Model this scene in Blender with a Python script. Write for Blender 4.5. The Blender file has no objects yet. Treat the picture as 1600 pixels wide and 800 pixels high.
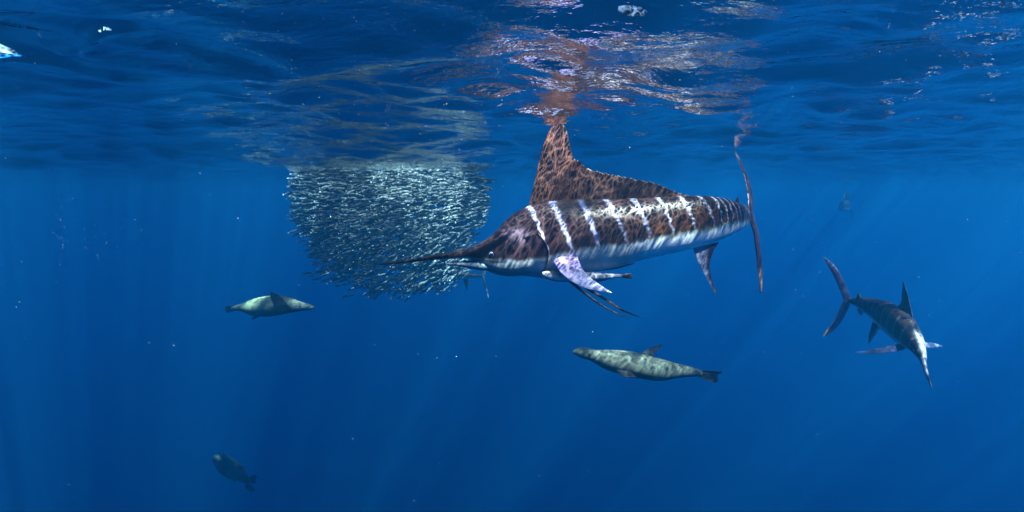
import bpy, math, random
import numpy as np

rng = np.random.default_rng(7)
random.seed(7)
scene = bpy.context.scene
col = scene.collection

# ------------------------------------------------------------------ camera
CAM = np.array([0.0, 0.0, -0.385])
PITCH = math.atan(100 / 800)
cam_data = bpy.data.cameras.new("camera")
cam_data.sensor_width = 36.0
cam_data.lens = 18.0
cam_data.clip_start = 0.02
cam_data.clip_end = 1000
cam = bpy.data.objects.new("camera", cam_data)
cam.location = CAM
cam.rotation_euler = (math.pi / 2 - PITCH, 0, 0)
col.objects.link(cam)
scene.camera = cam

# ------------------------------------------------------------------ sky, sun, exposure
SUN_EL = math.radians(57)
SUN_AZ_DIR = np.array([0.70, -0.71])            # towards the sun, behind the camera and to the right
SUN_AZ_DIR = SUN_AZ_DIR / np.linalg.norm(SUN_AZ_DIR)
world = bpy.data.worlds.new("World")
scene.world = world
world.use_nodes = True
wn = world.node_tree.nodes
wl = world.node_tree.links
bg = wn["Background"]
sky = wn.new("ShaderNodeTexSky")
sky.sky_type = 'NISHITA'
sky.sun_disc = False
sky.sun_elevation = SUN_EL
sky.sun_rotation = math.atan2(SUN_AZ_DIR[0], SUN_AZ_DIR[1])
wl.new(sky.outputs[0], bg.inputs[0])
bg.inputs[1].default_value = 0.12

sun_data = bpy.data.lights.new("sun", 'SUN')
sun_data.energy = 5.0
sun_data.angle = math.radians(0.5)
sun_data.color = (1.0, 0.96, 0.88)
sun = bpy.data.objects.new("sun", sun_data)
import mathutils
to_sun = mathutils.Vector((SUN_AZ_DIR[0] * math.cos(SUN_EL), SUN_AZ_DIR[1] * math.cos(SUN_EL), math.sin(SUN_EL)))
sun.rotation_euler = to_sun.to_track_quat('Z', 'Y').to_euler()
sun.location = (0, 0, 5)
col.objects.link(sun)

scene.view_settings.view_transform = 'Standard'
scene.view_settings.look = 'None'
scene.view_settings.gamma = 1.0
scene.view_settings.exposure = -0.53
scene.render.engine = 'CYCLES'
cy = scene.cycles
cy.use_denoising = True
cy.max_bounces = 8
cy.diffuse_bounces = 2
cy.glossy_bounces = 4
cy.transmission_bounces = 4
cy.transparent_max_bounces = 12
cy.volume_bounces = 1
cy.caustics_reflective = False
cy.caustics_refractive = False
cy.sample_clamp_indirect = 4.0

# ------------------------------------------------------------------ helpers
def P(px, py, D):
    """the point D metres in front of the camera seen at a place of the photograph"""
    c, s = math.cos(PITCH), math.sin(PITCH)
    u, v = (px - 800) / 800.0, -(py - 400) / 800.0
    return CAM + D * np.array([u, c + v * s, -s + v * c])

def mesh_obj(name, V, F, mat, parent=None, origin=(0, 0, 0), cols=None, uv=None, smooth=True):
    V = np.asarray(V, dtype=float) - np.asarray(origin, dtype=float)
    me = bpy.data.meshes.new(name)
    me.from_pydata(V.tolist(), [], [tuple(int(i) for i in f) for f in F])
    if smooth:
        me.polygons.foreach_set("use_smooth", [True] * len(me.polygons))
    if cols is not None:
        at = me.color_attributes.new("Col", 'FLOAT_COLOR', 'POINT')
        c = np.ones((len(V), 4)); c[:, :3] = cols
        at.data.foreach_set("color", c.ravel())
    me.materials.append(mat)
    me.update()
    o = bpy.data.objects.new(name, me)
    col.objects.link(o)
    if parent is not None:
        o.parent = parent
    else:
        o.location = origin
    return o

def thing(name, loc, label, cat, group=None):
    o = bpy.data.objects.new(name, None)
    o.empty_display_size = 0.1
    o.location = tuple(float(v) for v in loc)
    col.objects.link(o)
    o["label"] = label
    o["category"] = cat
    if group:
        o["group"] = group
    return o

def interp(xs, ys, x):
    """monotone-ish cubic interpolation of columns ys over xs"""
    xs = np.asarray(xs, float); ys = np.asarray(ys, float)
    if ys.ndim == 1:
        ys = ys[:, None]
    d = np.diff(ys, axis=0) / np.diff(xs)[:, None]
    m = np.zeros_like(ys)
    m[0], m[-1] = d[0], d[-1]
    for i in range(1, len(xs) - 1):
        a, b = d[i - 1], d[i]
        m[i] = np.where(a * b > 0, 2 * a * b / (a + b + 1e-12), 0.0)
    x = np.clip(np.asarray(x, float), xs[0], xs[-1])
    k = np.clip(np.searchsorted(xs, x, side='right') - 1, 0, len(xs) - 2)
    h = xs[k + 1] - xs[k]
    t = ((x - xs[k]) / h)[:, None]; h = h[:, None]
    return ((2*t**3 - 3*t**2 + 1) * ys[k] + (t**3 - 2*t**2 + t) * h * m[k]
            + (-2*t**3 + 3*t**2) * ys[k + 1] + (t**3 - t**2) * h * m[k + 1])

def smooth01(x):
    x = np.clip(x, 0, 1)
    return x * x * (3 - 2 * x)

def mix(a, b, t):
    t = np.asarray(t)[..., None]
    return np.asarray(a) * (1 - t) + np.asarray(b) * t

def vnoise(x, y, seed=0):
    """cheap value noise for mottling"""
    r = np.random.default_rng(seed).random((64, 64))
    xi, yi = np.floor(x).astype(int), np.floor(y).astype(int)
    fx, fy = smooth01(x - xi), smooth01(y - yi)
    g = lambda i, j: r[i % 64, j % 64]
    return (g(xi, yi) * (1-fx) + g(xi+1, yi) * fx) * (1-fy) + (g(xi, yi+1) * (1-fx) + g(xi+1, yi+1) * fx) * fy

def tube_faces(n, m, caps=True):
    F = []
    for i in range(n - 1):
        for j in range(m):
            a, b = i * m + j, i * m + (j + 1) % m
            F.append((a, b, b + m, a + m))
    if caps:
        F.append(tuple(range(m))[::-1])
        F.append(tuple((n - 1) * m + j for j in range(m)))
    return F

def unit(v):
    v = np.asarray(v, float)
    return v / (np.linalg.norm(v, axis=-1, keepdims=True) + 1e-12)

class Loft:
    """A body lofted round a spine. st: rows (s, px, py, D, half height m, half width m)."""
    def __init__(self, st, up, n=200, m=64, power=1.0, ups=None):
        st = np.array(st, float)
        self.s = np.linspace(st[0, 0], st[-1, 0], n)
        pts = np.array([P(*r[1:4]) for r in st])
        C = interp(st[:, 0], np.hstack([pts, st[:, 4:6]]), self.s)
        self.C, self.hh, self.hw = C[:, :3], C[:, 3], C[:, 4]
        T = np.gradient(self.C, axis=0)
        k = np.ones(41) / 41
        for a in range(3):
            T[:, a] = np.convolve(np.pad(T[:, a], 20, 'edge'), k, 'valid')
        self.T = unit(T)
        if ups is not None:
            U = interp(st[:, 0], np.array(ups, float), self.s)
        else:
            U = np.tile(np.array(up, float), (n, 1))
        self.S = unit(np.cross(self.T, U))
        self.U = unit(np.cross(self.S, self.T))
        self.n, self.m, self.power = n, m, power
    def ring(self):
        th = np.linspace(0, 2 * math.pi, self.m, endpoint=False)
        c, s = np.cos(th), np.sin(th)
        w = np.sign(s) * np.abs(s) ** self.power
        V = (self.C[:, None, :] + self.U[:, None, :] * (self.hh[:, None] * c)[..., None]
             + self.S[:, None, :] * (self.hw[:, None] * w)[..., None])
        SS = np.repeat(self.s[:, None], self.m, 1)
        HH = np.repeat(c[None, :], self.n, 0)
        WW = np.repeat(s[None, :], self.n, 0)
        return V.reshape(-1, 3), SS.ravel(), HH.ravel(), WW.ravel()
    def at(self, s, hfrac, side=1, out=1.0):
        """a point on the skin"""
        f = lambda A: np.array([np.interp(s, self.s, A[:, k]) for k in range(3)])
        hh, hw = np.interp(s, self.s, self.hh), np.interp(s, self.s, self.hw)
        w = math.sqrt(max(0, 1 - hfrac ** 2)) ** self.power
        return f(self.C) + f(self.U) * hh * hfrac + f(self.S) * hw * w * side * out
    def build(self, name, mat, parent, origin, colfn=None):
        V, S, H, W = self.ring()
        cols = colfn(S, H, W, V) if colfn else None
        return mesh_obj(name, V, tube_faces(self.n, self.m), mat, parent, origin, cols)

def blade(name, A, B, thick, mat, parent, origin, n=40, m=12, colfn=None, ridges=0, ridge_amp=0.4, edge=0.15, curve=None):
    """A fin between the curve A (t -> point) and the curve B: cross-lines run from A to B.
    A, B: lists of 3D points with the same count; a lens of the given thickness."""
    A = np.array(A, float); B = np.array(B, float)
    k = np.arange(len(A))
    t = np.linspace(0, len(A) - 1, n)
    A2, B2 = interp(k, A, t), interp(k, B, t)
    s = np.linspace(0, 1, m)
    G = A2[:, None] * (1 - s)[None, :, None] + B2[:, None] * s[None, :, None]
    du = np.gradient(G, axis=0); dv = np.gradient(G, axis=1)
    N = np.cross(du, dv)
    N = unit(N.mean(axis=(0, 1)))
    if curve is not None:
        G = G + N * (curve * np.sin(s * math.pi)[None, :, None])
    tt = np.linspace(0, 1, n)
    if ridges:
        prof = thick * (1 - 0.85 * s)[None, :] * (1 - ridge_amp * 0.5 * (1 + np.cos(tt * ridges * 2 * math.pi)))[:, None]
        prof = prof * np.minimum(1, np.minimum(tt, 1 - tt) * n / 2.5 + 0.15)[:, None]
    else:
        prof = thick * (edge + (1 - edge) * np.sin(np.clip(s, 0, 1) * math.pi) ** 0.7)[None, :] * (1 - 0.8 * tt)[:, None]
    top = (G + N * (prof / 2)[..., None]).reshape(-1, 3)
    bot = (G - N * (prof / 2)[..., None]).reshape(-1, 3)
    V = np.vstack([top, bot])
    F = []
    o = n * m
    for i in range(n - 1):
        for j in range(m - 1):
            a = i * m + j
            F.append((a, a + 1, a + m + 1, a + m))
            F.append((o + a, o + a + m, o + a + m + 1, o + a + 1))
    for i in range(n - 1):
        a = i * m; F.append((a, a + m, o + a + m, o + a))
        a = i * m + m - 1; F.append((a, o + a, o + a + m, a + m))
    for j in range(m - 1):
        F.append((j, o + j, o + j + 1, j + 1))
        a = (n - 1) * m + j; F.append((a, a + 1, o + a + 1, o + a))
    TT = np.tile(np.repeat(tt, m), 2); SS = np.tile(np.tile(s, n), 2)
    cols = colfn(TT, SS, V) if colfn else None
    return mesh_obj(name, V, F, mat, parent, origin, cols)

def tube(name, pts, rad, mat, parent, origin, n=40, m=10, colfn=None, flat=1.0):
    pts = np.array(pts, float); k = np.arange(len(pts))
    t = np.linspace(0, len(pts) - 1, n)
    C = interp(k, pts, t); R = interp(k, np.array(rad, float), t)[:, 0]
    T = unit(np.gradient(C, axis=0))
    S = unit(np.cross(T, np.array([0.1, -1, 0.2]))); U = np.cross(S, T)
    th = np.linspace(0, 2 * math.pi, m, endpoint=False)
    V = C[:, None] + (S[:, None] * np.cos(th)[None, :, None] + U[:, None] * np.sin(th)[None, :, None] * flat) * R[:, None, None]
    TT = np.repeat(np.linspace(0, 1, n), m)
    cols = colfn(TT, TT, V.reshape(-1, 3)) if colfn else None
    return mesh_obj(name, V.reshape(-1, 3), tube_faces(n, m), mat, parent, origin, cols)

def ball(name, c, r, mat, parent, origin, axis=(0, -1, 0), flat=1.0, n=10, m=16):
    a = unit(axis); b = unit(np.cross(a, [0.3, 0.2, 1.0])); d = np.cross(a, b)
    V = []
    for i in range(n + 1):
        ph = math.pi * i / n
        for j in range(m):
            th = 2 * math.pi * j / m
            V.append(np.asarray(c) + r * (a * math.cos(ph) * flat + (b * math.cos(th) + d * math.sin(th)) * max(math.sin(ph), 1e-3)))
    return mesh_obj(name, V, tube_faces(n + 1, m), mat, parent, origin)

# ------------------------------------------------------------------ materials
def new_mat(name):
    m = bpy.data.materials.new(name)
    m.use_nodes = True
    nt = m.node_tree
    return m, nt, nt.nodes, nt.links, nt.nodes["Principled BSDF"]

def skin_mat(name, rough=0.35, metallic=0.0, base=None, mottle=0.25, mscale=40, bump=0.15, bscale=150, ior=1.12, coat=0.0, stretch=(1, 1, 1)):
    m, nt, N, L, b = new_mat(name)
    tc = N.new("ShaderNodeTexCoord")
    mp = N.new("ShaderNodeMapping"); mp.inputs["Scale"].default_value = stretch
    L.new(tc.outputs["Object"], mp.inputs[0])
    nz = N.new("ShaderNodeTexNoise"); nz.inputs["Scale"].default_value = mscale; nz.inputs["Detail"].default_value = 5
    L.new(mp.outputs[0], nz.inputs["Vector"])
    mr = N.new("ShaderNodeMapRange"); mr.inputs[1].default_value = 0.3; mr.inputs[2].default_value = 0.7
    mr.inputs[3].default_value = 1 - mottle; mr.inputs[4].default_value = 1 + mottle
    L.new(nz.outputs[0], mr.inputs[0])
    mx = N.new("ShaderNodeMix"); mx.data_type = 'RGBA'; mx.blend_type = 'MULTIPLY'; mx.inputs[0].default_value = 1
    if base is None:
        at = N.new("ShaderNodeAttribute"); at.attribute_name = "Col"
        L.new(at.outputs["Color"], mx.inputs[6])
    else:
        mx.inputs[6].default_value = (*base, 1)
    L.new(mr.outputs[0], mx.inputs[7])
    L.new(mx.outputs[2], b.inputs["Base Color"])
    b.inputs["Roughness"].default_value = rough
    b.inputs["Metallic"].default_value = metallic
    b.inputs["IOR"].default_value = ior
    if coat:
        b.inputs["Coat Weight"].default_value = coat; b.inputs["Coat IOR"].default_value = 1.2
        b.inputs["Coat Roughness"].default_value = 0.15
    n2 = N.new("ShaderNodeTexNoise"); n2.inputs["Scale"].default_value = bscale; n2.inputs["Detail"].default_value = 3
    L.new(mp.outputs[0], n2.inputs["Vector"])
    bp = N.new("ShaderNodeBump"); bp.inputs["Strength"].default_value = bump; bp.inputs["Distance"].default_value = 0.004
    L.new(n2.outputs[0], bp.inputs["Height"])
    L.new(bp.outputs[0], b.inputs["Normal"])
    return m

M_marlin = skin_mat("marlin_skin", rough=0.38, ior=1.33, mottle=0.16, mscale=22, bump=0.2, bscale=180, coat=0.15, stretch=(1, 1, 0.35))
M_fin = skin_mat("marlin_fin", rough=0.45, ior=1.33, mottle=0.2, mscale=30, bump=0.2, bscale=120)
M_sealion = skin_mat("sea_lion_fur", rough=0.5, mottle=0.12, mscale=14, bump=0.3, bscale=120)
M_dark = skin_mat("dark_glossy", rough=0.12, base=(0.01, 0.01, 0.012), mottle=0, ior=1.35)
M_iris = skin_mat("pale_iris", rough=0.3, base=(0.13, 0.22, 0.29), mottle=0.1)
M_sardine = skin_mat("silver_scales", rough=0.55, metallic=0.1, mottle=0.15, mscale=200, bump=0)
M_remora = skin_mat("remora_skin", rough=0.4, mottle=0.15, mscale=60)
M_speck = skin_mat("drifting_speck", rough=0.6, base=(0.42, 0.45, 0.42), mottle=0)
M_foam = skin_mat("foam", rough=0.6, base=(0.85, 0.87, 0.88), mottle=0)

# water surface: reflects beyond the critical angle, lets light in elsewhere; a bright net painted into its see-through tint imitates focused sunlight
M_surf, nt, N, L, b = new_mat("water_surface")
N.remove(b)
outn = N["Material Output"]
tc = N.new("ShaderNodeTexCoord")
def noise(scale, detail=3, stretch=(1, 1, 1), vec=None, rough=0.5):
    mp = N.new("ShaderNodeMapping"); mp.inputs["Scale"].default_value = stretch
    L.new(vec or tc.outputs["Object"], mp.inputs[0])
    n = N.new("ShaderNodeTexNoise"); n.inputs["Scale"].default_value = scale
    n.inputs["Detail"].default_value = detail; n.inputs["Roughness"].default_value = rough
    L.new(mp.outputs[0], n.inputs["Vector"])
    return n
def math_node(op, a, b=None, c=None, clamp=False):
    n = N.new("ShaderNodeMath"); n.operation = op; n.use_clamp = clamp
    for i, v in enumerate((a, b, c)):
        if v is None: continue
        if isinstance(v, (int, float)): n.inputs[i].default_value = v
        else: L.new(v, n.inputs[i])
    return n.outputs[0]
def net(scale, warp, wscale, seed, width, power):
    """a net of bright folds"""
    nz = noise(wscale, 1, (1, 1, 0), None, 0.5)
    sub = N.new("ShaderNodeVectorMath"); sub.operation = 'SUBTRACT'; sub.inputs[1].default_value = (0.5, 0.5, 0.5)
    L.new(nz.outputs["Color"], sub.inputs[0])
    sc = N.new("ShaderNodeVectorMath"); sc.operation = 'SCALE'; sc.inputs[3].default_value = warp
    L.new(sub.outputs[0], sc.inputs[0])
    ad = N.new("ShaderNodeVectorMath"); ad.operation = 'ADD'
    L.new(tc.outputs["Object"], ad.inputs[0]); L.new(sc.outputs[0], ad.inputs[1])
    ad2 = N.new("ShaderNodeVectorMath"); ad2.operation = 'ADD'; ad2.inputs[1].default_value = (seed, seed * 1.7, 0)
    L.new(ad.outputs[0], ad2.inputs[0])
    mp = N.new("ShaderNodeMapping"); mp.inputs["Scale"].default_value = (1, 1, 0)
    L.new(ad2.outputs[0], mp.inputs[0])
    vo = N.new("ShaderNodeTexVoronoi"); vo.voronoi_dimensions = '2D'; vo.feature = 'DISTANCE_TO_EDGE'
    vo.inputs["Scale"].default_value = scale
    L.new(mp.outputs[0], vo.inputs["Vector"])
    v = math_node('DIVIDE', vo.outputs["Distance"], width)
    v = math_node('SUBTRACT', 1.0, v, clamp=True)
    return math_node('POWER', v, power)
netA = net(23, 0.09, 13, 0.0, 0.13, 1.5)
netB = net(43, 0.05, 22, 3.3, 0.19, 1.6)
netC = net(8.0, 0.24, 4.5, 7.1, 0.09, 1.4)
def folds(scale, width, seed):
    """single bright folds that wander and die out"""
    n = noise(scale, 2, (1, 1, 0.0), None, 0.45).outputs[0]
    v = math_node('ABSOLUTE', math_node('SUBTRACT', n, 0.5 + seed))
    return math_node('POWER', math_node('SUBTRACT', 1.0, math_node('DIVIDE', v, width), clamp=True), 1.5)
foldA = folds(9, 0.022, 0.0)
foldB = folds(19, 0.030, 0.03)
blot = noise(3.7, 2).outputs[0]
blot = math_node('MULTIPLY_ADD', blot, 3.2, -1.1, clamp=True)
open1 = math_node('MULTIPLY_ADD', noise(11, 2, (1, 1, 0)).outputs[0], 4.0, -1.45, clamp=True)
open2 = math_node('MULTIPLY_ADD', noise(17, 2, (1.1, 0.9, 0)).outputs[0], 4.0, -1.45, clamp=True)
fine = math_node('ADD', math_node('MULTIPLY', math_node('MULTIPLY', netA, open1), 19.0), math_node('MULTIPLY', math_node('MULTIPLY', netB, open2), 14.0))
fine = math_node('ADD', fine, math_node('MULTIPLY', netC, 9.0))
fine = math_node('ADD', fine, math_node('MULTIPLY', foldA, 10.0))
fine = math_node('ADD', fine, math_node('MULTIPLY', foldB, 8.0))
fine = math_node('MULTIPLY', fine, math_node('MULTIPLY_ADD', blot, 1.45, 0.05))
shaft = noise(0.62, 2, (1, 1, 0)).outputs[0]  # broad patches painted in the tint, to throw light shafts
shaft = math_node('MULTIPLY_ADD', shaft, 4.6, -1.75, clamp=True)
lens = math_node('ADD', 0.04, fine)  # painted caustic brightness, used as the surface tint
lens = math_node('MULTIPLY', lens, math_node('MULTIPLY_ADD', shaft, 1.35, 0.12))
comb = N.new("ShaderNodeCombineColor")
for i in range(3): L.new(lens, comb.inputs[i])
tr = N.new("ShaderNodeBsdfTransparent"); L.new(comb.outputs[0], tr.inputs[0])
gl = N.new("ShaderNodeBsdfGlossy"); gl.inputs["Roughness"].default_value = 0.0
gl.inputs["Color"].default_value = (0.97, 0.97, 0.97, 1)
r1 = noise(9, 4, (0.8, 1.3, 1)); r2 = noise(34, 3, (0.7, 1.3, 1))
hsum = math_node('ADD', math_node('MULTIPLY', r1.outputs[0], 0.013), math_node('MULTIPLY', r2.outputs[0], 0.0012))
bp = N.new("ShaderNodeBump"); bp.inputs["Strength"].default_value = 1.0; bp.inputs["Distance"].default_value = 1.0
L.new(hsum, bp.inputs["Height"]); L.new(bp.outputs[0], gl.inputs["Normal"])
fr = N.new("ShaderNodeFresnel"); fr.inputs["IOR"].default_value = 1.33
ms = N.new("ShaderNodeMixShader")
L.new(fr.outputs[0], ms.inputs[0]); L.new(tr.outputs[0], ms.inputs[1]); L.new(gl.outputs[0], ms.inputs[2])
L.new(ms.outputs[0], outn.inputs["Surface"])

# ------------------------------------------------------------------ the sea: surface sheet and the body of water
def surface_height(x, y, spacing=None):
    r = np.random.default_rng(23)
    h = np.zeros_like(x)
    for k in range(80):
        lam = 0.16 * (3.2 / 0.16) ** (k / 79)
        ang = math.radians(100) + r.normal(0, 0.75)
        ph = r.random() * 2 * math.pi
        slope = (0.033 + 0.016 * max(0.0, 1 - lam / 0.5)) * (1.0 if lam < 0.8 else 0.8 / lam * 0.9)
        a = slope * lam / (2 * math.pi)
        if spacing is not None:
            a = a * smooth01(lam / (3.0 * spacing) - 0.6)
        kx, ky = math.cos(ang) * 2 * math.pi / lam, math.sin(ang) * 2 * math.pi / lam
        wob = 0.35 * np.sin(x * 0.9 + k) + 0.35 * np.sin(y * 0.7 + 2.1 * k)
        h = h + a * np.sin(kx * x + ky * y + ph + wob)
    # a steep little crest at the upper left that shows the sky
    h = h - (0.034 + 0.040 * vnoise(x * 16 + 40, y * 9, 31)) * np.exp(-((y - 1.47 - 0.10 * np.sin(9 * x) - 0.12 * (x + 1.4)) / 0.075) ** 2) * smooth01((-1.27 - x) / 0.12)
    h = h - 0.017 * np.exp(-((y - 1.40 - 0.05 * np.sin(14 * x)) / 0.019) ** 2) * smooth01((-0.90 - x) / 0.1) * smooth01((x + 1.3) / 0.1)
    # long low swell; a shallow trough hides the far surface on the left
    h = h + 0.034 * np.cos(2 * math.pi * (y - 1.15 + 0.12 * np.sin(1.7 * x)) / 2.5) * np.exp(-((y - 1.8) / 1.6) ** 2) * (0.65 + 0.35 * np.sin(1.1 * x + 0.6))
    h = h - 0.115 * np.exp(-((y - 5.3) / 0.8) ** 2) * smooth01((1.0 - x) / 1.6)
    h = h + 0.03 * np.sin(y * 0.35 + 0.5 * np.sin(x * 0.2)) * np.clip((y - 3) / 6, 0, 1)
    return h

def make_surface():
    rr = np.concatenate([[0.02], 0.15 * (200 / 0.15) ** np.linspace(0, 1, 720)])
    fwd = np.radians(np.linspace(-58, 58, 620))
    back = np.radians(np.linspace(58, 302, 140)[1:-1])
    th = np.concatenate([fwd, back])
    R, TH = np.meshgrid(rr, th, indexing='ij')
    X, Y = R * np.sin(TH), R * np.cos(TH)
    dth = np.radians(np.where(np.cos(th) > 0.55, 116 / 619, 244 / 139))[None, :]
    sp = np.maximum(R * 0.0100, R * dth)
    Z = surface_height(X, Y, sp)
    tip = P(871, 190, 2.8)
    z0 = surface_height(np.array([tip[0]]), np.array([tip[1]]))[0]
    Z = Z - z0 * np.exp(-(((X - tip[0]) ** 2 + (Y - tip[1]) ** 2) / 0.5 ** 2)) + tip[2] + 0.003
    n, m = X.shape
    idx = np.arange(n * m).reshape(n, m)
    a, b2 = idx[:-1, :], np.roll(idx, -1, axis=1)[:-1, :]
    c, d = np.roll(idx, -1, axis=1)[1:, :], idx[1:, :]
    F = np.stack([a, b2, c, d], -1).reshape(-1, 4)[:, ::-1]
    V = np.stack([X, Y, Z], -1).reshape(-1, 3)
    me = bpy.data.meshes.new("water_surface")
    me.vertices.add(len(V)); me.vertices.foreach_set("co", V.ravel())
    me.loops.add(F.size); me.loops.foreach_set("vertex_index", F.ravel().astype(np.int32))
    me.polygons.add(len(F))
    me.polygons.foreach_set("loop_start", np.arange(0, F.size, 4, dtype=np.int32))
    me.polygons.foreach_set("use_smooth", np.ones(len(F), dtype=bool))
    me.update(calc_edges=True)
    if me.polygons[len(F) // 2].normal.z < 0:
        me.flip_normals()
    me.materials.append(M_surf)
    o = bpy.data.objects.new("water_surface", me)
    col.objects.link(o)
    o["kind"] = "structure"
    return o
make_surface()

M_haze = bpy.data.materials.new("open_water")
M_haze.use_nodes = True
hn = M_haze.node_tree.nodes
hn.remove(hn["Principled BSDF"])
pv = hn.new("ShaderNodeVolumePrincipled")
pv.inputs["Color"].default_value = (0.018, 0.375, 0.785, 1)
pv.inputs["Absorption Color"].default_value = (0, 0, 0, 1)
pv.inputs["Density"].default_value = 0.045
pv.inputs["Anisotropy"].default_value = 0.64
va = hn.new("ShaderNodeVolumeAbsorption")          # water takes red out of the light first, then green
va.inputs["Color"].default_value = (0.0, 0.80, 1.0, 1)
va.inputs["Density"].default_value = 0.065
vs = hn.new("ShaderNodeAddShader")
M_haze.node_tree.links.new(pv.outputs[0], vs.inputs[0])
M_haze.node_tree.links.new(va.outputs[0], vs.inputs[1])
M_haze.node_tree.links.new(vs.outputs[0], hn["Material Output"].inputs["Volume"])
bx = [(sx * 215, sy * 215, z) for z in (-130, 0.5) for sx, sy in ((-1, -1), (1, -1), (1, 1), (-1, 1))]
haze = mesh_obj("haze", bx, [(3, 2, 1, 0), (4, 5, 6, 7), (0, 1, 5, 4), (1, 2, 6, 5), (2, 3, 7, 6), (3, 0, 4, 7)], M_haze, smooth=False)
haze["kind"] = "stuff"

# ------------------------------------------------------------------ the big marlin
BROWN = np.array([0.058, 0.024, 0.017]); DARK = np.array([0.009, 0.005, 0.008])
AMBER = np.array([0.100, 0.040, 0.012]); WHITE = np.array([0.52, 0.56, 0.60])
LAV = np.array([0.28, 0.28, 0.46]); LILAC = np.array([0.42, 0.36, 0.60])

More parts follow.
